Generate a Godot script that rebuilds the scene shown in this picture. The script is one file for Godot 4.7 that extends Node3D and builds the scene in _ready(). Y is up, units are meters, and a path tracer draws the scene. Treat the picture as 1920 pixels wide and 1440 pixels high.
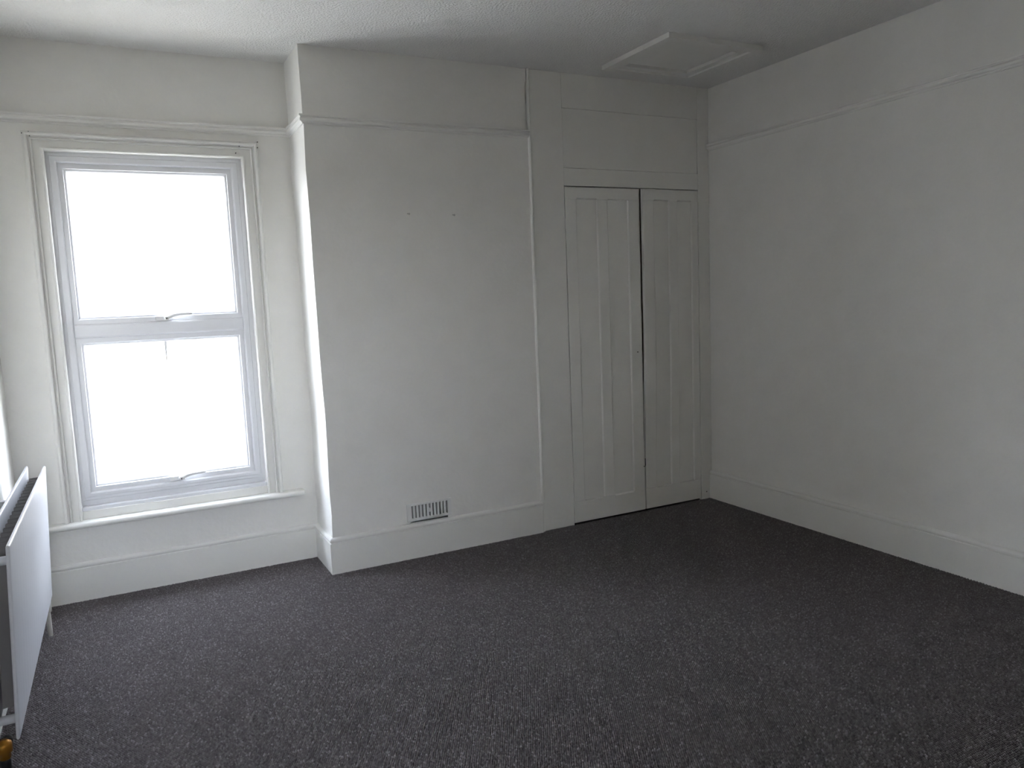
extends Node3D
# Empty bedroom: sash-style window in the left alcove, chimney breast, built-in cupboard, loop-pile carpet.
# x runs along the back wall (right wall at x = 0), y is up, z points from the back wall towards the camera.

const H := 2.65            # ceiling height
const LEFT := -3.94        # left wall
const ALC := -0.334        # wall of the window alcove
const FRONT := 4.30        # wall behind the camera
const CHX := -2.555        # left edge of the chimney breast
const CUP := -1.300        # left edge of the cupboard front

var M := {}
var taken := {}

# ------------------------------------------------------------------ mesh collector
class MB:
	var v := PackedVector3Array()
	var g := PackedInt32Array()       # smooth group per triangle corner: 0 smooth, -1 flat

	func tri(a: Vector3, b: Vector3, c: Vector3, s: int) -> void:
		v.append(a); v.append(b); v.append(c)
		g.append(s); g.append(s); g.append(s)

	func quad(a: Vector3, b: Vector3, c: Vector3, d: Vector3, s: int) -> void:
		tri(a, b, c, s); tri(a, c, d, s)

	func flip_from(start: int) -> void:
		for i in range(start, v.size(), 3):
			var t := v[i + 1]
			v[i + 1] = v[i + 2]
			v[i + 2] = t

	func orient_from(start: int) -> void:      # closed piece: make its front faces clockwise from outside
		var vol := 0.0
		var o := v[start]
		for i in range(start, v.size(), 3):
			vol += (v[i] - o).dot((v[i + 1] - o).cross(v[i + 2] - o))
		if vol > 0.0:
			flip_from(start)

	func box(lo: Vector3, hi: Vector3, b := 0.0) -> MB:   # box with chamfered edges
		var start := v.size()
		if b <= 0.0:
			var p := []
			for i in 8:
				p.append(Vector3(hi.x if i & 1 else lo.x, hi.y if i & 2 else lo.y, hi.z if i & 4 else lo.z))
			for f in [[0, 2, 3, 1], [4, 5, 7, 6], [0, 1, 5, 4], [2, 6, 7, 3], [0, 4, 6, 2], [1, 3, 7, 5]]:
				quad(p[f[0]], p[f[1]], p[f[2]], p[f[3]], -1)
		else:
			var c := (lo + hi) * 0.5
			var h := (hi - lo) * 0.5
			var q := func(s: Vector3, axis: int) -> Vector3:
				var r := Vector3(s.x * (h.x - b), s.y * (h.y - b), s.z * (h.z - b))
				r[axis] = s[axis] * h[axis]
				return c + r
			for axis in 3:
				var u := (axis + 1) % 3
				var w := (axis + 2) % 3
				for s in [-1.0, 1.0]:
					var k := []
					for e in [[-1.0, -1.0], [1.0, -1.0], [1.0, 1.0], [-1.0, 1.0]]:
						var d := Vector3.ZERO
						d[axis] = s; d[u] = e[0]; d[w] = e[1]
						k.append(q.call(d, axis))
					outward(k, c)
				for s in [-1.0, 1.0]:
					for t in [-1.0, 1.0]:
						var a := Vector3.ZERO
						a[u] = s; a[w] = t
						var a0 := a; var a1 := a
						a0[axis] = -1.0; a1[axis] = 1.0
						outward([q.call(a0, u), q.call(a1, u), q.call(a1, w), q.call(a0, w)], c)
			for i in 8:
				var s := Vector3(1.0 if i & 1 else -1.0, 1.0 if i & 2 else -1.0, 1.0 if i & 4 else -1.0)
				outward([q.call(s, 0), q.call(s, 1), q.call(s, 2)], c)
			return self
		orient_from(start)
		return self

	func outward(p: Array, c: Vector3) -> void:
		var n: Vector3 = (p[1] - p[0]).cross(p[2] - p[0])
		if n.dot(p[0] - c) > 0.0:
			p.reverse()
		for i in range(1, p.size() - 1):
			tri(p[0], p[i], p[i + 1], -1)

	# closed outline (u, v) carried through frames [origin, U, V]; ends are capped
	func sweep(outline: PackedVector2Array, frames: Array, s := -1) -> MB:
		var start := v.size()
		var n := outline.size()
		for k in range(frames.size() - 1):
			for i in n:
				var j := (i + 1) % n
				quad(at(outline[i], frames[k]), at(outline[j], frames[k]), at(outline[j], frames[k + 1]), at(outline[i], frames[k + 1]), s)
		var cap := Geometry2D.triangulate_polygon(outline)
		for i in range(0, cap.size(), 3):
			tri(at(outline[cap[i + 2]], frames[0]), at(outline[cap[i + 1]], frames[0]), at(outline[cap[i]], frames[0]), -1)
			tri(at(outline[cap[i]], frames[-1]), at(outline[cap[i + 1]], frames[-1]), at(outline[cap[i + 2]], frames[-1]), -1)
		var area := 0.0
		for i in n:
			area += outline[i].cross(outline[(i + 1) % n])
		# the caps above follow the winding that triangulate_polygon returns; make them agree with the sides
		if cap.size() >= 3:
			var a := outline[cap[0]]; var b := outline[cap[1]]; var c := outline[cap[2]]
			var same: bool = (b - a).cross(c - a) * area > 0.0
			if not same:
				var first := v.size() - cap.size() * 2
				flip_from(first)
		orient_from(start)
		return self

	func at(p: Vector2, f: Array) -> Vector3:
		return f[0] + f[1] * p.x + f[2] * p.y

	# (radius, height) outline turned about an axis
	func lathe(outline: Array, origin: Vector3, axis := Vector3.UP, seg := 20) -> MB:
		var start := v.size()
		var up := axis.normalized()
		var side := up.cross(Vector3.RIGHT if absf(up.x) < 0.8 else Vector3.FORWARD).normalized()
		var other := up.cross(side)
		for k in range(outline.size() - 1):
			for i in seg:
				var a0 := TAU * i / seg
				var a1 := TAU * (i + 1) / seg
				var r0: float = outline[k].x
				var r1: float = outline[k + 1].x
				var p := [origin + up * outline[k].y + (side * cos(a0) + other * sin(a0)) * r0, origin + up * outline[k].y + (side * cos(a1) + other * sin(a1)) * r0,
					origin + up * outline[k + 1].y + (side * cos(a1) + other * sin(a1)) * r1, origin + up * outline[k + 1].y + (side * cos(a0) + other * sin(a0)) * r1]
				if r0 < 1e-6:
					tri(p[0], p[2], p[3], 0)
				elif r1 < 1e-6:
					tri(p[0], p[1], p[2], 0)
				else:
					quad(p[0], p[1], p[2], p[3], 0)
		orient_from(start)
		return self

	func rod(a: Vector3, b: Vector3, r: float, seg := 14) -> MB:
		var l := a.distance_to(b)
		var c := minf(r * 0.2, 0.002)
		return lathe([Vector2(0, 0), Vector2(r - c, 0), Vector2(r, c), Vector2(r, l - c), Vector2(r - c, l), Vector2(0, l)], a, b - a, seg)

	func warp(f: Callable) -> MB:
		for i in v.size():
			v[i] = f.call(v[i])
		return self

	func mesh() -> ArrayMesh:
		var st := SurfaceTool.new()
		st.begin(Mesh.PRIMITIVE_TRIANGLES)
		for i in v.size():
			st.set_smooth_group(g[i] if g[i] < 0 else 1)
			st.add_vertex(v[i])
		st.generate_normals()
		return st.commit()

# ------------------------------------------------------------------ nodes
func numbered(called: String) -> String:
	var n: int = taken.get(called, 0)
	taken[called] = n + 1
	return called if n == 0 else "%s_%03d" % [called, n]

func tag(o: Node3D, label: String, category: String, kind := "", group := "") -> Node3D:
	if label: o.set_meta("label", label)
	if category: o.set_meta("category", category)
	if kind: o.set_meta("kind", kind)
	if group: o.set_meta("group", group)
	return o

func root(called: String, where: Vector3, label: String, category: String, kind := "", group := "") -> Node3D:
	var o := Node3D.new()
	o.name = numbered(called)
	o.position = where
	add_child(o, true)
	return tag(o, label, category, kind, group)

# builds in world coordinates; the node itself is placed by its parent, so vertices are moved into that frame
func put(called: String, mb: MB, mat: Material, parent: Node3D = null, label := "") -> MeshInstance3D:
	var o := MeshInstance3D.new()
	if parent:
		var seen := {}
		for c in parent.get_children(): seen[String(c.name)] = true
		var nm := called
		var k := 1
		while seen.has(nm):
			nm = "%s_%03d" % [called, k]
			k += 1
		o.name = nm
		var off := Vector3.ZERO
		var p: Node = parent
		while p is Node3D and p != self:
			off += (p as Node3D).position
			p = p.get_parent()
		for i in mb.v.size(): mb.v[i] -= off
	else:
		o.name = numbered(called)
	o.mesh = mb.mesh()
	o.material_override = mat
	o.cast_shadow = GeometryInstance3D.SHADOW_CASTING_SETTING_ON
	(parent if parent else self).add_child(o, true)
	if label: o.set_meta("label", label)
	return o

func structure(called: String, mb: MB, mat: Material, label: String, category: String) -> MeshInstance3D:
	var o := put(called, mb, mat)
	tag(o, label, category, "structure")
	return o

# ------------------------------------------------------------------ materials
func noise_tex(freq: float, seed_: int, octaves: int, as_normal: bool, bump := 1.0, ramp: Gradient = null) -> NoiseTexture2D:
	var n := FastNoiseLite.new()
	n.noise_type = FastNoiseLite.TYPE_SIMPLEX_SMOOTH
	n.seed = seed_
	n.frequency = freq
	n.fractal_octaves = octaves
	var t := NoiseTexture2D.new()
	t.width = 512; t.height = 512
	t.seamless = true
	t.noise = n
	t.as_normal_map = as_normal
	t.bump_strength = bump
	if ramp: t.color_ramp = ramp
	return t

func ramp2(a: Color, b: Color) -> Gradient:
	var gr := Gradient.new()
	gr.set_color(0, a); gr.set_color(1, b)
	return gr

func paint(col: Color, rough: float, uv := 0.0, normal: Texture2D = null, strength := 0.3, tint: Texture2D = null, spec := 0.5) -> StandardMaterial3D:
	var m := StandardMaterial3D.new()
	m.albedo_color = col
	m.roughness = rough
	m.metallic_specular = spec
	if uv > 0.0:
		m.uv1_triplanar = true
		m.uv1_world_triplanar = true
		m.uv1_scale = Vector3.ONE * uv
	if normal:
		m.normal_enabled = true
		m.normal_texture = normal
		m.normal_scale = strength
	if tint:
		m.albedo_texture = tint
	return m

func materials() -> void:
	var roller := noise_tex(0.035, 3, 4, true, 4.0)
	var stipple := noise_tex(0.06, 8, 3, true, 8.0)
	var brush := noise_tex(0.012, 5, 3, true, 2.0)
	var patchy := noise_tex(0.006, 12, 4, false, 1.0, ramp2(Color(0.985, 0.985, 0.98), Color(1, 1, 1)))
	M.wall = paint(Color(0.940, 0.933, 0.915), 0.8, 1.4, roller, 0.10, patchy, 0.3)
	M.ceiling = paint(Color(0.935, 0.93, 0.915), 0.9, 2.2, stipple, 0.6, null, 0.2)
	M.cream = paint(Color(0.93, 0.89, 0.80), 0.8)
	M.gloss = paint(Color(0.930, 0.925, 0.905), 0.38, 1.0, brush, 0.12, patchy, 0.5)
	M.cupboard = paint(Color(0.945, 0.94, 0.92), 0.45, 1.0, brush, 0.15, patchy, 0.5)
	M.upvc = paint(Color(0.92, 0.922, 0.932), 0.28)
	M.enamel = paint(Color(0.755, 0.755, 0.765), 0.35, 1.2, brush, 0.05)
	M.plastic = paint(Color(0.91, 0.905, 0.895), 0.35)
	M.slider = paint(Color(0.56, 0.56, 0.55), 0.5)
	M.filler = paint(Color(0.78, 0.77, 0.75), 0.7)
	M.dark = paint(Color(0.03, 0.028, 0.027), 0.8)
	M.bare_steel = paint(Color(0.45, 0.44, 0.43), 0.5)
	M.brass = paint(Color(0.62, 0.43, 0.16), 0.4)
	M.brass.metallic = 0.8
	M.nut = paint(Color(0.07, 0.07, 0.08), 0.45)
	M.steel = paint(Color(0.30, 0.29, 0.28), 0.4)
	M.steel.metallic = 0.7
	M.pipe = paint(Color(0.80, 0.79, 0.76), 0.4)
	M.backing = paint(Color(0.20, 0.18, 0.17), 0.95)
	M.glass = paint(Color(0.95, 0.98, 1.0, 0.05), 0.02)
	M.glass.transparency = BaseMaterial3D.TRANSPARENCY_ALPHA
	M.tuft = paint(Color(1, 1, 1), 0.92, 0.0, null, 0.0, null, 0.15)
	M.tuft.vertex_color_use_as_albedo = true
	var brickish := noise_tex(0.02, 21, 4, false, 1.0, ramp2(Color(0.72, 0.69, 0.64), Color(0.80, 0.77, 0.73)))
	M.render = paint(Color(1, 1, 1), 0.9, 0.5, null, 0.0, brickish)
	M.road = paint(Color(0.45, 0.45, 0.44), 0.95, 0.6, stipple, 0.4)
	M.paving = paint(Color(0.46, 0.45, 0.42), 0.95, 0.8, stipple, 0.3)
	M.slate = paint(Color(0.45, 0.46, 0.50), 0.8, 0.7, roller, 0.4)
	M.outdoor_white = paint(Color(0.88, 0.88, 0.88), 0.5)
	M.outdoor_pane = paint(Color(0.62, 0.64, 0.66), 0.12)
	M.clay = paint(Color(0.45, 0.38, 0.34), 0.8)
	M.leaf = paint(Color(0.16, 0.26, 0.10), 0.7)

# ------------------------------------------------------------------ outlines
func arc(c: Vector2, r: float, a0: float, a1: float, n: int) -> PackedVector2Array:
	var p := PackedVector2Array()
	for i in n + 1:
		var a := deg_to_rad(lerpf(a0, a1, float(i) / n))
		p.append(c + Vector2(cos(a), sin(a)) * r)
	return p

func skirting_outline() -> PackedVector2Array:   # (off the wall, height)
	var p := PackedVector2Array([Vector2(0, 0), Vector2(0.020, 0), Vector2(0.020, 0.1645), Vector2(0.018, 0.1665), Vector2(0.0125, 0.167), Vector2(0.0125, 0.1715), Vector2(0.0175, 0.172)])
	p.append_array(arc(Vector2(0.006, 0.1785), 0.0135, -20, 78, 8))
	p.append(Vector2(0.0065, 0.193))
	p.append(Vector2(0, 0.193))
	return p

func rail_outline() -> PackedVector2Array:
	var p := PackedVector2Array([Vector2(0, -0.022), Vector2(0.007, -0.022), Vector2(0.008, -0.017), Vector2(0.0125, -0.014)])
	p.append_array(arc(Vector2(0.0125, -0.004), 0.0095, -80, 40, 6))
	p.append_array(PackedVector2Array([Vector2(0.0175, 0.005), Vector2(0.0175, 0.009), Vector2(0.023, 0.012), Vector2(0.0245, 0.016), Vector2(0.0235, 0.021), Vector2(0.019, 0.0215), Vector2(0.016, 0.019), Vector2(0.012, 0.0215), Vector2(0, 0.0225)]))
	return p

# one run of a moulding on a wall: from a to b on the plan, with mitre slopes at the ends (+1 outside corner, -1 inside corner, 0 square)
func run(outline: PackedVector2Array, a: Vector2, b: Vector2, off: Vector2, y: float, m0: float, m1: float, y1 := INF) -> MB:
	var d := (b - a).normalized()
	var f := []
	for e in [[a, -m0, y], [b, m1, y if y1 == INF else y1]]:
		var u: Vector2 = off + d * e[1]
		f.append([Vector3(e[0].x, e[2], e[0].y), Vector3(u.x, 0, u.y), Vector3.UP])
	return MB.new().sweep(outline, f)

# the four mitred sides of a frame round an opening; outline is (outwards from the opening, towards the room)
func ring(outline: PackedVector2Array, x0: float, x1: float, y0: float, y1: float, z: float, sides := "lrtb") -> Array:
	var c := [Vector3(x0, y0, z), Vector3(x1, y0, z), Vector3(x1, y1, z), Vector3(x0, y1, z)]
	var o := [Vector3(-1, -1, 0), Vector3(1, -1, 0), Vector3(1, 1, 0), Vector3(-1, 1, 0)]
	var out := []
	for s in sides:
		var k: int = {"b": 0, "r": 1, "t": 2, "l": 3}[s]
		var n := (k + 1) % 4
		out.append(MB.new().sweep(outline, [[c[k], o[k], Vector3.BACK], [c[n], o[n], Vector3.BACK]]))
	return out

# ------------------------------------------------------------------ build
func _ready() -> void:
	var cam := Camera3D.new()
	cam.name = "camera"
	cam.position = Vector3(-3.4483, 1.4039, 3.8819)
	cam.rotation_degrees = Vector3(-6.5836, -26.9668, -2.3402)
	cam.fov = 53.185
	cam.near = 0.02
	cam.far = 300.0
	add_child(cam)
	cam.current = true

	var sky := ProceduralSkyMaterial.new()
	sky.sky_top_color = Color(0.87, 0.92, 1.0)
	sky.sky_horizon_color = Color(0.97, 0.98, 1.0)
	sky.ground_horizon_color = Color(0.80, 0.80, 0.78)
	sky.ground_bottom_color = Color(0.60, 0.60, 0.58)
	sky.sky_energy_multiplier = 1.0
	sky.ground_energy_multiplier = 0.6
	var env := Environment.new()
	env.background_mode = Environment.BG_SKY
	env.sky = Sky.new()
	env.sky.sky_material = sky
	env.tonemap_mode = Environment.TONE_MAPPER_LINEAR
	env.tonemap_exposure = 34.5
	env.sdfgi_enabled = true
	env.ssao_enabled = true
	env.ssil_enabled = true
	var we := WorldEnvironment.new()
	we.name = "world_environment"
	we.environment = env
	add_child(we)

	var sun := DirectionalLight3D.new()        # high behind the house: it lights the street and the house opposite, never this room
	sun.name = "sun"
	sun.light_color = Color(1.0, 0.95, 0.86)
	sun.light_energy = 0.55
	sun.light_angular_distance = 0.53
	sun.shadow_enabled = true
	sun.rotation_degrees = Vector3(-58, -62, 0)
	add_child(sun)

	materials()
	build_shell()
	build_mouldings()
	build_window()
	build_cupboard()
	build_hatch()
	build_radiator()
	build_vent()
	build_pendant()
	build_marks()
	build_street()
	build_carpet()

func build_shell() -> void:
	structure("floor", MB.new().box(Vector3(LEFT - 0.2, -0.16, ALC - 0.3), Vector3(0.2, -0.004, FRONT + 0.14)), M.backing, "floor under the dark grey brown carpet", "floor")
	structure("ceiling", MB.new().box(Vector3(LEFT - 0.2, H, ALC - 0.3), Vector3(0.2, H + 0.2, FRONT + 0.2)), M.ceiling, "white stippled ceiling with a loft hatch near the cupboard", "ceiling")
	structure("wall_right", MB.new().box(Vector3(0, -0.004, ALC - 0.3), Vector3(0.2, H, FRONT + 0.2)), M.wall, "plain white painted wall right of the cupboard", "wall")
	structure("wall_left", MB.new().box(Vector3(LEFT - 0.2, -0.004, ALC - 0.3), Vector3(LEFT, H, FRONT + 0.2)), M.wall, "white wall behind the radiator beside the window", "wall")
	# the doorway behind the camera leads to a landing with a window of its own
	var dw := MB.new()
	var a0 := -3.86
	var a1 := -3.04
	dw.box(Vector3(LEFT, -0.004, FRONT), Vector3(a0, H, FRONT + 0.14))
	dw.box(Vector3(a1, -0.004, FRONT), Vector3(0, H, FRONT + 0.14))
	dw.box(Vector3(a0, 2.03, FRONT), Vector3(a1, H, FRONT + 0.14))
	structure("wall_front", dw, M.wall, "white wall with the doorway opposite the window", "wall")
	var lz := FRONT + 0.14
	var l1 := lz + 1.5
	structure("floor_landing", MB.new().box(Vector3(LEFT - 0.6, -0.16, lz), Vector3(-1.6, -0.004, l1 + 0.2)), M.backing, "landing floor beyond the doorway", "floor")
	structure("ceiling_landing", MB.new().box(Vector3(LEFT - 0.6, H, lz + 0.06), Vector3(-1.6, H + 0.2, l1 + 0.2)), M.ceiling, "landing ceiling beyond the doorway", "ceiling")
	structure("wall_landing_left", MB.new().box(Vector3(LEFT - 0.6, -0.004, lz), Vector3(LEFT - 0.4, H, l1 + 0.2)), M.cream, "landing wall left of the doorway", "wall")
	structure("wall_landing_right", MB.new().box(Vector3(-1.8, -0.004, lz), Vector3(-1.6, H, l1 + 0.2)), M.cream, "landing wall right of the doorway", "wall")
	var lw := MB.new()
	var b0 := -4.15
	var b1 := -3.15
	lw.box(Vector3(LEFT - 0.4, -0.004, l1), Vector3(b0, H, l1 + 0.2))
	lw.box(Vector3(b1, -0.004, l1), Vector3(-1.8, H, l1 + 0.2))
	lw.box(Vector3(b0, -0.004, l1), Vector3(b1, 1.00, l1 + 0.2))
	lw.box(Vector3(b0, 2.15, l1), Vector3(b1, H, l1 + 0.2))
	structure("wall_landing_back", lw, M.cream, "landing wall with a window beyond the doorway", "wall")
	var lwin := root("window_2", Vector3(-3.65, 1.00, l1 + 0.1), "white landing window beyond the doorway", "window", "structure")
	for m in ring(PackedVector2Array([Vector2(-0.05, -0.03), Vector2(-0.05, 0.03), Vector2(0.0, 0.03), Vector2(0.0, -0.03)]), b0, b1, 1.00, 2.15, l1 + 0.1):
		put("frame_bar", m, M.upvc, lwin)
	put("pane", MB.new().box(Vector3(b0 + 0.04, 1.04, l1 + 0.097), Vector3(b1 - 0.04, 2.11, l1 + 0.103)), M.glass, lwin)
	# wall with the window hole
	var w := MB.new()
	var x0 := -3.690
	var x1 := -2.795
	w.box(Vector3(LEFT, -0.004, ALC - 0.3), Vector3(x0, H, ALC))
	w.box(Vector3(x1, -0.004, ALC - 0.3), Vector3(0, H, ALC))
	w.box(Vector3(x0, -0.004, ALC - 0.3), Vector3(x1, 0.385, ALC))
	w.box(Vector3(x0, 2.172, ALC - 0.3), Vector3(x1, H, ALC))
	structure("wall_back", w, M.wall, "white alcove wall that holds the window", "wall")
	# chimney breast: hand-plastered, its edges waver by a few millimetres
	var left_edge := [[0.0, -2.553], [0.25, -2.552], [0.31, -2.5495], [0.42, -2.553], [0.5, -2.5525], [0.68, -2.549], [0.83, -2.5475], [0.98, -2.5515], [1.145, -2.554], [1.37, -2.5545], [1.6, -2.556], [1.795, -2.555], [1.95, -2.557], [2.08, -2.559], [2.15, -2.557], [2.27, -2.5545], [2.34, -2.557], [2.42, -2.557], [2.56, -2.559], [H, -2.559]]
	var right_edge := [[H, -1.304], [2.605, -1.306], [2.57, -1.3155], [2.50, -1.3205], [2.42, -1.3205], [2.37, -1.3165], [2.34, -1.306], [2.29, -1.308], [1.9, -1.307], [1.1, -1.309], [0.5, -1.307], [0.0, -1.306]]
	var o := PackedVector2Array()
	for e in left_edge: o.append(Vector2(e[1], e[0]))
	for e in right_edge: o.append(Vector2(e[1], e[0]))
	var c := MB.new()
	# outline with the air vent's opening, reached by a hairline slit behind the skirting board
	var slit := -2.016
	var keyed := PackedVector2Array(o)
	for p in [Vector2(slit + 0.0001, 0.0), Vector2(slit + 0.0001, 0.1945), Vector2(-1.906, 0.1945), Vector2(-1.906, 0.292), Vector2(-2.126, 0.292), Vector2(-2.126, 0.1945), Vector2(slit - 0.0001, 0.1945), Vector2(slit - 0.0001, 0.0)]:
		keyed.append(p)
	o = keyed
	# board across the front, masonry cheeks left and right, hollow between them
	c.sweep(o, [[Vector3(0, 0, -0.012), Vector3.RIGHT, Vector3.UP], [Vector3.ZERO, Vector3.RIGHT, Vector3.UP]])
	var cheek := PackedVector2Array()
	for e in left_edge: cheek.append(Vector2(e[1], e[0]))
	cheek.append(Vector2(-2.44, H)); cheek.append(Vector2(-2.44, 0.0))
	c.sweep(cheek, [[Vector3(0, 0, ALC), Vector3.RIGHT, Vector3.UP], [Vector3(0, 0, -0.012), Vector3.RIGHT, Vector3.UP]])
	cheek = PackedVector2Array()
	for e in right_edge: cheek.append(Vector2(e[1], e[0]))
	cheek.append(Vector2(-1.42, 0.0)); cheek.append(Vector2(-1.42, H))
	c.sweep(cheek, [[Vector3(0, 0, ALC), Vector3.RIGHT, Vector3.UP], [Vector3(0, 0, -0.012), Vector3.RIGHT, Vector3.UP]])
	structure("wall_chimney", c, M.wall, "white chimney breast between the window alcove and the cupboard", "wall")

func build_mouldings() -> void:
	var s := skirting_outline()
	var right := Vector2(1, 0)
	structure("baseboard_left", run(s, Vector2(LEFT, FRONT), Vector2(LEFT, ALC), right, 0, -1, -1), M.gloss, "white skirting board behind the radiator", "skirting board")
	structure("baseboard_alcove", run(s, Vector2(LEFT, ALC), Vector2(CHX + 0.003, ALC), Vector2(0, 1), 0, -1, -1), M.gloss, "white skirting board below the window", "skirting board")
	structure("baseboard_return", run(s, Vector2(CHX + 0.003, ALC), Vector2(CHX + 0.003, 0), Vector2(-1, 0), 0, -1, 1), M.gloss, "short white skirting board on the side of the chimney breast", "skirting board")
	structure("baseboard_back", run(s, Vector2(CHX + 0.003, 0), Vector2(-1.313, 0), Vector2(0, 1), 0, 1, 0), M.gloss, "white skirting board on the front of the chimney breast below the vent", "skirting board")
	structure("baseboard_right", run(s, Vector2(0, 0.001), Vector2(0, FRONT), Vector2(-1, 0), 0, 0, -1), M.gloss, "long white skirting board on the right wall", "skirting board")
	structure("baseboard_front", run(s, Vector2(0, FRONT), Vector2(-3.00, FRONT), Vector2(0, -1), 0, -1, 0), M.gloss, "white skirting board opposite the window", "skirting board")
	var r := rail_outline()
	structure("trim_1", run(r, Vector2(LEFT, FRONT), Vector2(LEFT, ALC), right, 2.298, -1, -1), M.wall, "white picture rail above the radiator", "picture rail")
	structure("trim_2", run(r, Vector2(LEFT, ALC), Vector2(CHX, ALC), Vector2(0, 1), 2.298, -1, -1), M.wall, "white picture rail just above the window", "picture rail")
	structure("trim_3", run(r, Vector2(CHX, ALC), Vector2(CHX, 0), Vector2(-1, 0), 2.298, -1, 1), M.wall, "short white picture rail on the side of the chimney breast", "picture rail")
	structure("trim_4", run(r, Vector2(CHX, 0), Vector2(-1.309, 0), Vector2(0, 1), 2.298, 1, 0, 2.296), M.wall, "white picture rail across the front of the chimney breast", "picture rail")
	structure("trim_5", run(r, Vector2(0, 0.001), Vector2(0, FRONT), Vector2(-1, 0), 2.288, 0, -1, 2.298), M.wall, "long white picture rail on the right wall", "picture rail")
	structure("trim_6", run(r, Vector2(0, FRONT), Vector2(LEFT, FRONT), Vector2(0, -1), 2.298, -1, -1), M.wall, "white picture rail opposite the window", "picture rail")

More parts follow.
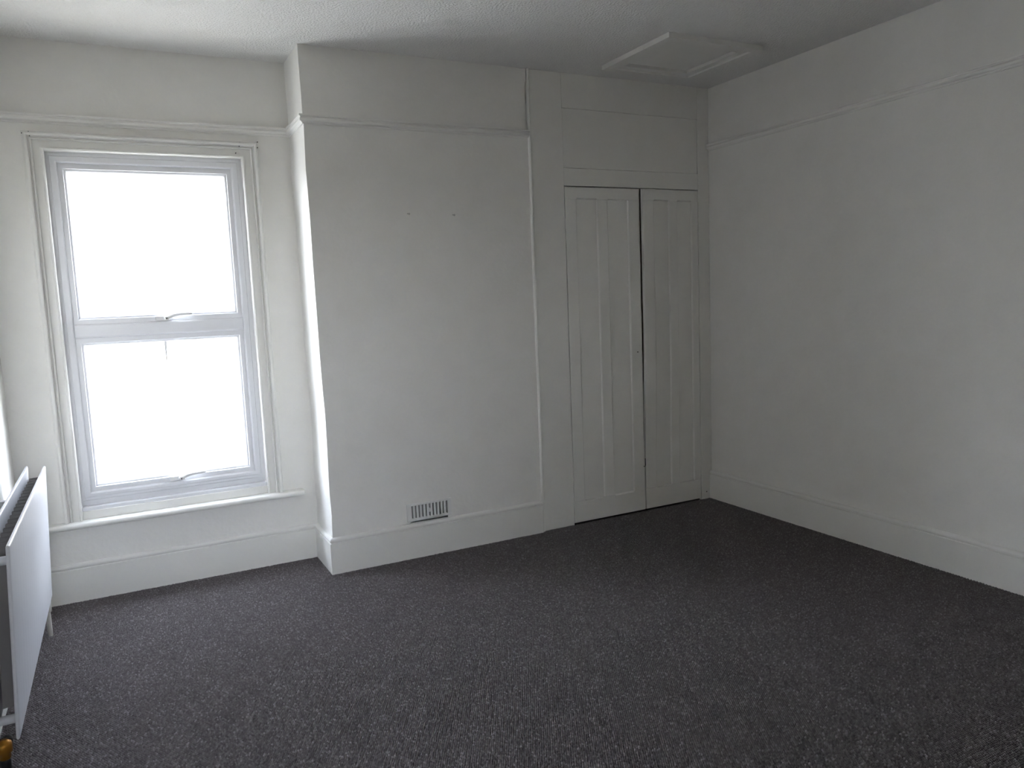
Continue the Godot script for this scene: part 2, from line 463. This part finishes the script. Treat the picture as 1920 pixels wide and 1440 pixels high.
func build_window() -> void:
	var w := root("window_1", Vector3(-3.24, 0.40, ALC), "white window of two opening sashes in a moulded wooden surround", "window", "structure")
	# wooden surround: outline from the inner edge outwards
	var cas := PackedVector2Array([Vector2(0, -0.034), Vector2(0, 0.012)])
	cas.append_array(arc(Vector2(0.006, 0.014), 0.006, 180, 20, 5))
	cas.append_array(PackedVector2Array([Vector2(0.0125, 0.011), Vector2(0.042, 0.011), Vector2(0.043, 0.017)]))
	cas.append_array(arc(Vector2(0.0470, 0.0190), 0.0042, 165, 0, 5))
	cas.append_array(PackedVector2Array([Vector2(0.053, 0.0165), Vector2(0.058, 0.0190)]))
	cas.append_array(arc(Vector2(0.0660, 0.0285), 0.0075, 200, 10, 8))
	cas.append_array(PackedVector2Array([Vector2(0.0745, 0.024), Vector2(0.079, 0.014), Vector2(0.082, 0.010), Vector2(0.083, 0.0), Vector2(0.007, 0.0), Vector2(0.007, -0.034)]))
	# the sides run down to the sill, so their lower ends are square
	var ix0 := -3.680
	var ix1 := -2.806
	var iy1 := 2.158
	for e in [[ix0, -1.0], [ix1, 1.0]]:
		var sx: float = e[1]
		put("casing", MB.new().sweep(cas, [[Vector3(e[0], 0.4, ALC), Vector3(sx, 0, 0), Vector3.BACK], [Vector3(e[0], iy1, ALC), Vector3(sx, 1, 0), Vector3.BACK]]), M.gloss, w)
	put("casing", MB.new().sweep(cas, [[Vector3(ix0, iy1, ALC), Vector3(-1, 1, 0), Vector3.BACK], [Vector3(ix1, iy1, ALC), Vector3(1, 1, 0), Vector3.BACK]]), M.gloss, w)
	# sill board with a rounded nose, and the apron strips between it and the plastic frame
	var nose := PackedVector2Array([Vector2(-0.062, 0.0), Vector2(-0.062, -0.030), Vector2(0.046, -0.030)])
	nose.append_array(arc(Vector2(0.046, -0.015), 0.015, -90, 90, 10))
	put("sill", MB.new().sweep(nose, [[Vector3(LEFT + 0.001, 0.400, ALC), Vector3.BACK, Vector3.UP], [Vector3(-2.625, 0.400, ALC), Vector3.BACK, Vector3.UP], [Vector3(-2.618, 0.396, ALC), Vector3.BACK * 0.9, Vector3.UP * 0.75]]), M.gloss, w)
	put("apron", MB.new().box(Vector3(ix0, 0.399, ALC - 0.060), Vector3(ix1, 0.441, ALC + 0.002), 0.002), M.gloss, w)
	var fz := -0.362
	put("frame_sill", MB.new().box(Vector3(ix0, 0.438, fz - 0.06), Vector3(ix1, 0.459, fz + 0.022), 0.003), M.upvc, w)
	# plastic frame: sides, head, foot and the transom between the sashes
	var bar := PackedVector2Array([Vector2(0.0, -0.062), Vector2(0.0, -0.012), Vector2(0.004, -0.003), Vector2(0.009, 0.0), Vector2(0.030, 0.0), Vector2(0.034, -0.004), Vector2(0.057, -0.006), Vector2(0.057, -0.062)])
	for m in ring(bar, -3.632, -2.860, 0.5265, 2.107, fz, "lrt"):
		put("frame_bar", m, M.upvc, w)
	var foot := PackedVector2Array([Vector2(0.0, -0.062), Vector2(0.0, -0.012), Vector2(0.004, -0.003), Vector2(0.009, 0.0), Vector2(0.022, 0.0), Vector2(0.026, -0.003), Vector2(0.038, -0.004), Vector2(0.042, -0.008), Vector2(0.067, -0.008), Vector2(0.067, -0.062)])
	put("frame_bar", MB.new().sweep(foot, [[Vector3(-3.632, 0.5265, fz), Vector3(-1, -1, 0), Vector3.BACK], [Vector3(-2.860, 0.5265, fz), Vector3(1, -1, 0), Vector3.BACK]]), M.upvc, w)
	put("transom", MB.new().sweep(PackedVector2Array([Vector2(-0.034, -0.062), Vector2(-0.034, -0.010), Vector2(-0.030, -0.003), Vector2(-0.024, 0.0), Vector2(0.024, 0.0), Vector2(0.030, -0.003), Vector2(0.034, -0.010), Vector2(0.034, -0.062)]), [[Vector3(-3.632, 1.3145, fz), Vector3.UP, Vector3.BACK], [Vector3(-2.860, 1.3145, fz), Vector3.UP, Vector3.BACK]]), M.upvc, w)
	# sashes: a sloped glazing bead on the inside, glass in the middle
	var sash := PackedVector2Array([Vector2(0.0, -0.050), Vector2(0.0, -0.026), Vector2(0.004, -0.020), Vector2(0.012, -0.016), Vector2(0.014, -0.011), Vector2(0.037, -0.011), Vector2(0.037, -0.050)])
	for e in [[1.384, 2.070], [0.562, 1.2435]]:
		var y0: float = e[0]
		var y1: float = e[1]
		var parts := ring(sash, -3.5985, -2.8945, y0, y1, fz)
		var s := MB.new()
		for p in parts:
			s.v.append_array(p.v); s.g.append_array(p.g)
		var so := put("sash", s, M.upvc, w)
		put("pane", MB.new().box(Vector3(-3.5995, y0 - 0.001, fz - 0.040), Vector3(-2.8935, y1 + 0.001, fz - 0.034)), M.glass, so, "clear glass pane")
	# espagnolette handles on the bottom rail of each sash
	for e in [[1.3605, 0.0], [0.5395, 0.002]]:
		handle(w, Vector3(-3.2245, e[0], fz - 0.011), e[1])
	# short grey strip that hangs at the top of the lower pane
	put("glazing_bar", MB.new().sweep(PackedVector2Array([Vector2(-0.0065, -0.003), Vector2(0.0065, -0.003), Vector2(0.0065, 0.003), Vector2(-0.0065, 0.003)]), [[Vector3(-3.237, 1.244, fz - 0.030), Vector3.RIGHT, Vector3.BACK], [Vector3(-3.239, 1.190, fz - 0.030), Vector3.RIGHT * 0.6, Vector3.BACK * 0.6], [Vector3(-3.241, 1.120, fz - 0.030), Vector3.RIGHT * 0.15, Vector3.BACK * 0.3]]), M.upvc, w, "short tapered grey strip at the top of the lower pane")
	# old fixing holes in the surround
	for p in [Vector2(-3.730, 2.234), Vector2(-3.727, 2.216), Vector2(-2.812, 2.232), Vector2(-2.816, 2.214), Vector2(-2.724, 2.240), Vector2(-2.7265, 2.212), Vector2(-3.757, 2.226), Vector2(-2.835, 2.180)]:
		put("screw_hole", MB.new().lathe([Vector2(0, 0.026), Vector2(0.0016, 0.026), Vector2(0.0024, 0.022), Vector2(0.0024, 0.004), Vector2(0, 0.004)], Vector3(p.x, p.y, ALC), Vector3.BACK, 8), M.steel, w, "dark old screw hole")

func handle(w: Node3D, p: Vector3, rise: float) -> void:
	var h := Node3D.new()
	h.name = "handle" if not w.has_node("handle") else "handle_001"
	h.position = p - w.position
	w.add_child(h, true)
	h.set_meta("label", "white lever handle pointing right")
	# p is the lever's pivot on the face of the sash rail
	put("base_plate", MB.new().box(p + Vector3(-0.050, -0.0115, -0.002), p + Vector3(0.022, 0.0115, 0.010), 0.003), M.plastic, h)
	put("boss", MB.new().lathe([Vector2(0, 0.008), Vector2(0.012, 0.008), Vector2(0.0115, 0.026), Vector2(0.010, 0.032), Vector2(0, 0.034)], p, Vector3.BACK, 16), M.plastic, h)
	put("screw_cap", MB.new().lathe([Vector2(0, 0.032), Vector2(0.0035, 0.032), Vector2(0.0035, 0.0365), Vector2(0, 0.0365)], p, Vector3.BACK, 10), M.steel, h, "dark grey key point")
	var o := PackedVector2Array()
	o.append_array(arc(Vector2.ZERO, 1.0, 0, 330, 11))
	var f := []
	for k in 9:
		var t := k / 8.0
		var c := p + Vector3(0.002 + 0.116 * t, rise * t + 0.019 * (1.0 - pow(1.0 - t, 4.0)), 0.026 + 0.012 * sin(t * PI * 0.6))
		var r := lerpf(0.0095, 0.0072, minf(t * 2.0, 1.0))
		if k == 8: r *= 0.6
		f.append([c, Vector3.UP * r, Vector3.BACK * r * 0.8])
	put("lever", MB.new().sweep(o, f, 0), M.plastic, h)

func build_cupboard() -> void:
	var cb := root("fitted_cupboard", Vector3(-0.65, 0, 0), "white fitted cupboard with two panelled doors in the corner", "cupboard")
	var d := 0.024
	put("post", MB.new().box(Vector3(CUP, 0, -d), Vector3(-1.0845, H + 0.01, 0.0), 0.0015), M.cupboard, cb)
	put("post", MB.new().box(Vector3(-0.0915, 0, -d), Vector3(-0.0005, H + 0.01, 0.0), 0.0015), M.cupboard, cb)
	# fascia over the doors: a frame round one wide sunk panel
	put("fascia", MB.new().box(Vector3(-1.0843, 2.0215, -d), Vector3(-0.0917, 2.121, 0.0), 0.0015), M.cupboard, cb)
	put("fascia", MB.new().box(Vector3(-1.0843, 2.457, -d), Vector3(-0.0917, H + 0.01, 0.0), 0.0015), M.cupboard, cb)
	put("fascia_panel", MB.new().box(Vector3(-1.0825, 2.1225, -d), Vector3(-0.0935, 2.4555, -0.0035), 0.001), M.cupboard, cb, "wide flush panel above the doors")
	# rounded cover strip between the cupboard and the chimney breast
	var bead := PackedVector2Array([Vector2(-0.0085, -0.010)])
	bead.append_array(arc(Vector2(0, 0.006), 0.0085, 180, 0, 10))
	bead.append(Vector2(0.0085, -0.010))
	var f := []
	for k in 25:
		var y := H * k / 24.0
		f.append([Vector3(-1.3035 + 0.0013 * sin(y * 3.1) + 0.0008 * sin(y * 9.7), y, 0.001), Vector3.RIGHT, Vector3.BACK])
	put("cover_strip", MB.new().sweep(bead, f), M.cupboard, cb)
	# doors
	var proud := func(p: Vector3) -> Vector3:
		var t := clampf((-0.095 - p.x) / 0.445, 0.0, 1.0)
		return p + Vector3(0, 0, 0.024 * t * smoothstep(0.22, 1.05, p.y))
	var same := func(p: Vector3) -> Vector3: return p
	door(cb, -1.0805, -0.5535, [-1.001, -0.861, -0.782, -0.638], same, -1.0825)
	door(cb, -0.5430, -0.0955, [-0.454, -0.339, -0.266, -0.151], proud, -0.0935)
	# dark screw holes
	for p in [Vector3(-0.048, 0.051, 0.0), Vector3(-0.587, 1.023, 0.0)]:
		put("screw_hole", MB.new().lathe([Vector2(0, 0.0006), Vector2(0.004, 0.0006), Vector2(0.005, -0.004), Vector2(0, -0.004)], p, Vector3.BACK, 10), M.dark, cb, "small dark screw hole")
	put("latch", MB.new().sweep(arc(Vector2.ZERO, 0.0022, 0, 315, 7), [[Vector3(-0.551, 0.345, 0.006), Vector3.RIGHT, Vector3.BACK], [Vector3(-0.551, 0.300, 0.006), Vector3.RIGHT, Vector3.BACK], [Vector3(-0.556, 0.292, 0.006), Vector3(0.6, 0.8, 0), Vector3.BACK], [Vector3(-0.564, 0.296, 0.005), Vector3(0, 1, 0), Vector3.BACK]], 0), M.steel, cb, "small dark hook between the doors")

func door(cb: Node3D, x0: float, x1: float, px: Array, f: Callable, hx: float) -> void:
	var y0 := 0.014
	var y1 := 2.0155
	var z0 := -0.022
	var py0 := 0.146
	var py1 := 1.946
	var m := MB.new()
	# stiles, rails and muntin, cut into short lengths so that the warped door stays smooth
	var xs := [x0, px[0], px[1], px[2], px[3], x1]
	var n := 14
	var bevel := 0.0065
	for i in 5:
		for k in n:
			var a := lerpf(py0, py1, float(k) / n)
			var b := lerpf(py0, py1, float(k + 1) / n)
			if i % 2 == 0:
				tube4(m, Vector3(xs[i], a, z0), Vector3(xs[i + 1], b, 0.0), 0.0012 if i == 0 else bevel, 0.0012 if i == 4 else bevel)
	for e in [[y0, py0, 0.0012, bevel], [py1, y1, bevel, 0.0012]]:
		for i in 5:
			var lo_b: float = e[2]
			var hi_b: float = e[3]
			if i % 2 == 0:
				lo_b = minf(lo_b, 0.0012)
				hi_b = minf(hi_b, 0.0012)
			tube4h(m, Vector3(xs[i], e[0], z0), Vector3(xs[i + 1], e[1], 0.0), lo_b, hi_b, i % 2 == 0)
	m.warp(f)
	var o := put("door", m, M.cupboard, cb)
	for i in 2:
		var p := MB.new()
		for k in n:
			var a := lerpf(py0 - 0.004, py1 + 0.004, float(k) / n)
			var b := lerpf(py0 - 0.004, py1 + 0.004, float(k + 1) / n)
			var c := [Vector3(px[i * 2] - 0.004, a, 0), Vector3(px[i * 2 + 1] + 0.004, a, 0), Vector3(px[i * 2 + 1] + 0.004, b, 0), Vector3(px[i * 2] - 0.004, b, 0)]
			for z in [-0.009, -0.015]:
				var q := []
				for t in c: q.append(Vector3(t.x, t.y, z))
				if z > -0.01: q.reverse()
				p.quad(q[0], q[1], q[2], q[3], -1)
		p.warp(f)
		put("door_panel", p, M.cupboard, o)
	for y in [1.80, 0.27]:
		put("hinge", MB.new().rod(Vector3(hx, y - 0.032, 0.002), Vector3(hx, y + 0.032, 0.002), 0.0042, 10).warp(f), M.cupboard, o)

# a length of door member without end faces, its front edges chamfered
func tube4(m: MB, lo: Vector3, hi: Vector3, bl: float, br: float) -> void:
	var p := [Vector2(lo.x, lo.z), Vector2(hi.x, lo.z), Vector2(hi.x, hi.z - br), Vector2(hi.x - br, hi.z), Vector2(lo.x + bl, hi.z), Vector2(lo.x, hi.z - bl)]
	for i in 6:
		var a: Vector2 = p[i]
		var c: Vector2 = p[(i + 1) % 6]
		m.outward([Vector3(a.x, lo.y, a.y), Vector3(c.x, lo.y, c.y), Vector3(c.x, hi.y, c.y), Vector3(a.x, hi.y, a.y)], (lo + hi) * 0.5)

func tube4h(m: MB, lo: Vector3, hi: Vector3, bl: float, bh: float, ends: bool) -> void:
	var p := [Vector2(lo.y, lo.z), Vector2(hi.y, lo.z), Vector2(hi.y, hi.z - bh), Vector2(hi.y - bh, hi.z), Vector2(lo.y + bl, hi.z), Vector2(lo.y, hi.z - bl)]
	for i in 6:
		var a: Vector2 = p[i]
		var c: Vector2 = p[(i + 1) % 6]
		m.outward([Vector3(hi.x, a.x, a.y), Vector3(hi.x, c.x, c.y), Vector3(lo.x, c.x, c.y), Vector3(lo.x, a.x, a.y)], (lo + hi) * 0.5)
	if ends:
		for x in [lo.x, hi.x]:
			var q := []
			for t in p: q.append(Vector3(x, t.x, t.y))
			m.outward(q, (lo + hi) * 0.5)

func build_hatch() -> void:
	var x0 := -0.930
	var x1 := -0.315
	var z0 := 0.190
	var z1 := 0.775
	var t := root("loft_hatch", Vector3((x0 + x1) / 2, H, (z0 + z1) / 2), "square white loft hatch with a stepped frame on the ceiling", "hatch")
	var wd := 0.090
	# outline: (outwards from the opening, down)
	var o := PackedVector2Array([Vector2(0, 0), Vector2(0.001, 0.017), Vector2(0.002, 0.018), Vector2(0.046, 0.018), Vector2(0.050, 0.026), Vector2(0.051, 0.027), Vector2(wd - 0.001, 0.025), Vector2(wd, 0.024), Vector2(wd, 0)])
	var c := [Vector3(x0 + wd, H, z0 + wd), Vector3(x1 - wd, H, z0 + wd), Vector3(x1 - wd, H, z1 - wd), Vector3(x0 + wd, H, z1 - wd)]
	var u := [Vector3(-1, 0, -1), Vector3(1, 0, -1), Vector3(1, 0, 1), Vector3(-1, 0, 1)]
	for k in 4:
		var n := (k + 1) % 4
		put("frame_side", MB.new().sweep(o, [[c[k], u[k], Vector3.DOWN], [c[n], u[n], Vector3.DOWN]]), M.gloss, t)
	put("hatch_panel", MB.new().box(Vector3(x0 + wd + 0.002, H - 0.003, z0 + wd + 0.002), Vector3(x1 - wd - 0.002, H, z1 - wd - 0.002), 0.001), M.gloss, t)

func build_radiator() -> void:
	var z0 := 0.0
	var z1 := 1.295
	var y0 := 0.160
	var y1 := 0.745
	var r := root("radiator", Vector3(-3.85, 0, 0.63), "white double panel radiator on the left wall under the window's edge", "radiator")
	var lean := func(p: Vector3) -> Vector3: return p + Vector3(0.030 * (p.y - y1) / (y1 - y0), 0, 0)
	for e in [[-3.780, "front_panel", 0.0], [-3.846, "rear_panel", 0.008]]:
		var xf: float = e[0]
		var m := MB.new()
		# cross-section along the length: shallow upright flutes, rounded ends
		var o := PackedVector2Array()
		var n := 152
		for k in n + 1:
			var z := lerpf(z0 + 0.012, z1 - 0.012, float(k) / n)
			var ph := fposmod((z - z0 - 0.012) / 0.0653, 1.0)
			var dip := 0.0006 * smoothstep(0.40, 0.46, ph) * (1.0 - smoothstep(0.54, 0.60, ph))
			o.append(Vector2(z, xf - 0.001 - dip))
		for a in arc(Vector2(z1 - 0.006, xf - 0.0065), 0.0055, 90, -90, 6): o.append(a)
		for a in arc(Vector2(z0 + 0.006, xf - 0.0065), 0.0055, 270, 90, 6): o.append(a)
		var fr := []
		var inset := [[0.0, 0.5], [0.001, 0.75], [0.004, 0.97], [0.008, 1.0]]
		var ys := []
		for q in inset: ys.append([y0 + q[0], q[1]])
		for q in [3, 2, 1, 0]: ys.append([y1 + e[2] - inset[q][0], inset[q][1]])
		for q in ys:
			var sc: float = q[1]
			fr.append([Vector3((xf - 0.0065) * (1.0 - sc), q[0], 0), Vector3.BACK, Vector3.RIGHT * sc])
		m.sweep(o, fr)
		m.warp(lean)
		put(e[1], m, M.enamel, r)
	# folded sheet between the panels
	var fin := MB.new()
	var zig := PackedVector2Array()
	var nf := 74
	for k in nf + 1:
		var z := lerpf(z0 + 0.07, z1 - 0.12, float(k) / nf)
		var xz: float = -3.7955 if (k / 2) % 2 == 0 else -3.836
		zig.append(Vector2(z, xz))
	for k in nf:
		var a0 := zig[k]
		var a1 := zig[k + 1]
		var d := (a1 - a0).normalized().orthogonal() * 0.0005
		fin.sweep(PackedVector2Array([a0 - d, a1 - d, a1 + d, a0 + d]), [[Vector3(0, y0 + 0.05, 0), Vector3.BACK, Vector3.RIGHT], [Vector3(0, y1 - 0.03, 0), Vector3.BACK, Vector3.RIGHT]])
	put("convector_sheet", fin.warp(lean), M.bare_steel, r)
	# short tubes that join the panels at the corners
	for y in [0.205, 0.690]:
		for z in [z0 + 0.05, z1 - 0.05]:
			put("cross_tube", MB.new().rod(Vector3(-3.850, y, z), Vector3(-3.786, y, z), 0.0135).warp(lean), M.enamel, r)
	for z in [z0 + 0.22, z1 - 0.22]:
		put("bracket", MB.new().box(Vector3(LEFT + 0.001, 0.26, z - 0.014), Vector3(-3.862, 0.66, z + 0.014), 0.002), M.enamel, r)
	# valve at the near end: tail, brass body, dark nut and pipe
	var v := Node3D.new()
	v.name = "valve"
	v.position = Vector3(-3.8455, 0.168, 1.345) - r.position
	r.add_child(v, true)
	v.set_meta("label", "brass valve with a dark nut at the near end")
	var vp := Vector3(-3.8455, 0.168, 1.345)
	put("tail", MB.new().rod(vp + Vector3(0.004, 0.004, -0.06), vp, 0.010), M.steel, v)
	put("union_nut", MB.new().lathe([Vector2(0, 0), Vector2(0.018, 0), Vector2(0.019, 0.003), Vector2(0.019, 0.019), Vector2(0.018, 0.022), Vector2(0, 0.022)], vp + Vector3(0.003, 0.003, -0.042), Vector3.BACK, 6), M.steel, v)
	put("brass_body", MB.new().lathe([Vector2(0, -0.032), Vector2(0.013, -0.032), Vector2(0.016, -0.028), Vector2(0.016, -0.014), Vector2(0.0215, -0.010), Vector2(0.0215, 0.012), Vector2(0.019, 0.018), Vector2(0.013, 0.022), Vector2(0.010, 0.026), Vector2(0, 0.026)], vp, Vector3.UP, 10), M.brass, v)
	put("dark_nut", MB.new().lathe([Vector2(0, -0.062), Vector2(0.012, -0.062), Vector2(0.0155, -0.058), Vector2(0.0155, -0.037), Vector2(0.0145, -0.032), Vector2(0, -0.032)], vp, Vector3.UP, 6), M.nut, v)
	put("pipe", MB.new().rod(Vector3(vp.x, -0.003, vp.z), vp + Vector3(0, -0.06, 0), 0.0095), M.pipe, r)
	# far end: elbow and pipe into the carpet
	put("elbow", MB.new().lathe([Vector2(0, -0.03), Vector2(0.013, -0.03), Vector2(0.015, -0.02), Vector2(0.015, 0.012), Vector2(0.011, 0.024), Vector2(0, 0.026)], Vector3(-3.828, 0.140, 0.062), Vector3.UP, 14), M.pipe, r)
	put("pipe", MB.new().rod(Vector3(-3.828, -0.003, 0.062), Vector3(-3.828, 0.112, 0.062), 0.0095), M.pipe, r)

func build_vent() -> void:
	var x0 := -2.146
	var x1 := -1.886
	var y0 := 0.206
	var y1 := 0.303
	var t := root("air_vent", Vector3((x0 + x1) / 2, y0, 0), "white slotted air vent low on the chimney breast", "vent")
	var z := 0.009
	# plate: border bars and slats between the slots
	var xs := []
	var pitch := 0.0772 * (x1 - x0)
	var first := x0 + 0.118 * (x1 - x0)
	var hw := 0.0175 * (x1 - x0)
	var sy0 := y0 + 0.0150
	var sy1 := y1 - 0.0120
	var border := MB.new()
	border.box(Vector3(x0, y0, 0.0), Vector3(x1, sy0, z), 0.0012)
	border.box(Vector3(x0, sy1, 0.0), Vector3(x1, y1, z), 0.0012)
	border.box(Vector3(x0, sy0 - 0.001, 0.0), Vector3(first - hw, sy1 + 0.001, z), 0.0)
	border.box(Vector3(first + pitch * 10 + hw, sy0 - 0.001, 0.0), Vector3(x1, sy1 + 0.001, z), 0.0)
	put("border", border, M.plastic, t)
	for k in 10:
		var a := first + pitch * k + hw
		put("slat", MB.new().box(Vector3(a, sy0 - 0.001, 0.003), Vector3(a + pitch - hw * 2, sy1 + 0.001, z), 0.0008), M.plastic, t)
	put("knob", MB.new().box(Vector3(first + pitch * 5 - hw - 0.001, (sy0 + sy1) / 2 - 0.011, 0.003), Vector3(first + pitch * 5 + hw + 0.001, (sy0 + sy1) / 2 + 0.011, z + 0.004), 0.0015), M.plastic, t)
	# hit-and-miss slider behind the slots: its own slots sit a little off, so some show dark
	for k in 11:
		var c := first + pitch * k + (0.001 if k < 4 else -0.0005)
		var half := hw * (0.62 if k in [4, 8, 9] else 1.3)
		put("slider_bar", MB.new().box(Vector3(c - half, sy0, -0.004), Vector3(c + half, sy1, -0.002), 0.0), M.slider, t)

func build_pendant() -> void:
	var c := Vector3(-1.940, H, 1.815)
	var t := root("pendant_lamp_holder", c, "white empty lamp holder hanging from the ceiling at the top edge", "lamp holder")
	put("ceiling_rose", MB.new().lathe([Vector2(0, 0), Vector2(0.040, 0), Vector2(0.040, -0.008), Vector2(0.034, -0.020), Vector2(0.014, -0.028), Vector2(0.008, -0.036), Vector2(0, -0.036)], c, Vector3.UP, 28), M.plastic, t)
	put("cord", MB.new().rod(c + Vector3(0, -0.295, 0), c + Vector3(0, -0.034, 0), 0.0032, 8), M.plastic, t)
	put("holder", MB.new().lathe([Vector2(0, -0.286), Vector2(0.007, -0.287), Vector2(0.010, -0.300), Vector2(0.0155, -0.306), Vector2(0.0155, -0.340), Vector2(0.0125, -0.3405), Vector2(0.0125, -0.318), Vector2(0, -0.318)], c, Vector3.UP, 24), M.plastic, t)
	put("skirt_ring", MB.new().lathe([Vector2(0.0155, -0.318), Vector2(0.0205, -0.319), Vector2(0.0215, -0.323), Vector2(0.0205, -0.327), Vector2(0.0155, -0.328), Vector2(0.0155, -0.318)], c, Vector3.UP, 24), M.plastic, t)

func build_marks() -> void:
	for e in [[Vector2(-2.037, 1.850), "small grey filled screw hole on the chimney breast, the one nearer the window"], [Vector2(-1.780, 1.847), "small grey filled screw hole on the chimney breast, the one nearer the cupboard"]]:
		var p: Vector2 = e[0]
		var m := MB.new()
		m.lathe([Vector2(0, 0.0012), Vector2(0.0035, 0.0010), Vector2(0.0060, 0.0), Vector2(0, -0.001)], Vector3(p.x, p.y, 0.0), Vector3.BACK, 9)
		m.lathe([Vector2(0, 0.0014), Vector2(0.0022, 0.0011), Vector2(0.0040, 0.0), Vector2(0, -0.001)], Vector3(p.x - 0.008, p.y + 0.001, 0.0), Vector3.BACK, 7)
		var o := put("screw_hole", m, M.filler)
		tag(o, e[1], "screw hole", "", "old picture fixings on the chimney breast")

func build_street() -> void:
	var gy := -3.2
	structure("road", MB.new().box(Vector3(-40, gy - 0.3, -12.6), Vector3(34, gy - 0.12, -4.2)), M.road, "sunlit road outside the window", "road")
	structure("pavement", MB.new().box(Vector3(-40, gy - 0.3, -4.2), Vector3(34, gy, ALC - 0.31), 0.02), M.paving, "pale pavement in front of the house", "pavement")
	structure("pavement", MB.new().box(Vector3(-40, gy - 0.3, -14.0), Vector3(34, gy, -12.6), 0.02), M.paving, "pale pavement across the road", "pavement")
	for k in 3:
		var x0 := -14.2 + k * 8.0
		house(x0, x0 + 7.9, gy, ["pale rendered house across the road, leftmost seen through the window", "pale rendered house straight across the road from the window", "pale rendered house across the road behind the chimney breast"][k])
	# hanging basket by a window across the road
	var p := Vector3(-2.36, -1.72, -13.55)
	var b := root("hanging_basket", p, "small clay coloured hanging basket on the house across the road", "hanging basket", "", "")
	put("basket", MB.new().lathe([Vector2(0, -0.22), Vector2(0.10, -0.19), Vector2(0.17, -0.08), Vector2(0.19, 0.0), Vector2(0.16, 0.0), Vector2(0, -0.03)], p, Vector3.UP, 14), M.clay, b)
	for k in 3:
		var a := TAU * k / 3.0 + 0.4
		put("chain", MB.new().rod(p + Vector3(cos(a) * 0.17, 0, sin(a) * 0.17), p + Vector3(0, 0.42, 0), 0.008, 6), M.nut, b)
	put("bracket", MB.new().rod(p + Vector3(0, 0.42, 0), p + Vector3(0, 0.42, -0.31), 0.012, 6), M.nut, b)

func house(x0: float, x1: float, gy: float, label: String) -> void:
	var zf := -14.0
	var h := root("house", Vector3((x0 + x1) / 2, gy, zf - 4), label, "house", "", "houses across the road")
	var top := gy + 4.9
	put("wall", MB.new().box(Vector3(x0, gy, zf - 8), Vector3(x1, top, zf)), M.render, h)
	put("roof", MB.new().sweep(PackedVector2Array([Vector2(0.12, 0), Vector2(0.12, 0.12), Vector2(-4, 2.6), Vector2(-8.35, 0.12), Vector2(-8.35, 0)]), [[Vector3(x0, top, zf), Vector3.BACK, Vector3.UP], [Vector3(x1, top, zf), Vector3.BACK, Vector3.UP]]), M.slate, h)
	put("string_course", MB.new().box(Vector3(x0, gy + 2.55, zf), Vector3(x1, gy + 2.68, zf + 0.06), 0.01), M.outdoor_white, h)
	for wx in [x0 + 1.9, x1 - 1.9]:
		for wy in [gy + 0.95, gy + 3.15]:
			var fr := MB.new()
			for p in ring(PackedVector2Array([Vector2(0, -0.02), Vector2(0, 0.05), Vector2(0.08, 0.05), Vector2(0.08, -0.02)]), wx - 0.55, wx + 0.55, wy, wy + 1.25, zf):
				fr.v.append_array(p.v); fr.g.append_array(p.g)
			fr.box(Vector3(wx - 0.55, wy + 0.60, zf), Vector3(wx + 0.55, wy + 0.66, zf + 0.04))
			fr.box(Vector3(wx - 0.7, wy - 0.16, zf), Vector3(wx + 0.7, wy - 0.08, zf + 0.12), 0.01)
			var wo := put("window", fr, M.outdoor_white, h)
			put("pane", MB.new().box(Vector3(wx - 0.56, wy - 0.01, zf + 0.002), Vector3(wx + 0.56, wy + 1.26, zf + 0.02)), M.outdoor_pane, wo)

func build_carpet() -> void:
	# one looped tuft, laid in staggered rows over the whole floor; nobody could count them
	var tuft := MB.new()
	tuft.lathe([Vector2(0, 0.0054), Vector2(0.0019, 0.0047), Vector2(0.0031, 0.0028), Vector2(0.0035, 0.0), Vector2(0.0030, -0.002), Vector2(0, -0.002)], Vector3.ZERO, Vector3.UP, 6)
	var mm := MultiMesh.new()
	mm.transform_format = MultiMesh.TRANSFORM_3D
	mm.use_colors = true
	mm.mesh = tuft.mesh()
	var rng := RandomNumberGenerator.new()
	rng.seed = 77
	var mottle := FastNoiseLite.new()
	mottle.seed = 4
	mottle.frequency = 9.0
	mottle.fractal_octaves = 3
	var dx := 0.0078
	var dz := 0.0072
	var where: Array[Transform3D] = []
	var tint := PackedColorArray()
	var row := 0
	var z := ALC + 0.004
	while z < FRONT:
		var x := LEFT + 0.004 + (dx * 0.5 if row % 2 else 0.0)
		var x_end := 0.0 if z > 0.0 else CHX
		while x < x_end:
			var p := Vector3(x + rng.randf_range(-0.0009, 0.0009), rng.randf_range(-0.0012, 0.0004), z + rng.randf_range(-0.0008, 0.0008))
			var s := rng.randf_range(0.88, 1.12)
			where.append(Transform3D(Basis(Vector3.UP, rng.randf() * TAU).scaled(Vector3(s * 1.08, s, s)), p))
			var q := rng.randf() + 0.10 * mottle.get_noise_2d(x, z)
			var c: Color
			if q < 0.55:
				c = Color(0.150, 0.135, 0.135)
			elif q < 0.93:
				c = Color(0.190, 0.172, 0.174)
			else:
				c = Color(0.265, 0.246, 0.250)
			c = c * rng.randf_range(0.80, 1.08)
			c.a = 1.0
			tint.append(c)
			x += dx
		z += dz
		row += 1
	mm.instance_count = where.size()
	for i in where.size():
		mm.set_instance_transform(i, where[i])
		mm.set_instance_color(i, tint[i])
	var o := MultiMeshInstance3D.new()
	o.name = "carpet"
	o.multimesh = mm
	o.material_override = M.tuft
	add_child(o, true)
	tag(o, "dark grey brown looped pile carpet covering the whole floor", "carpet", "stuff")
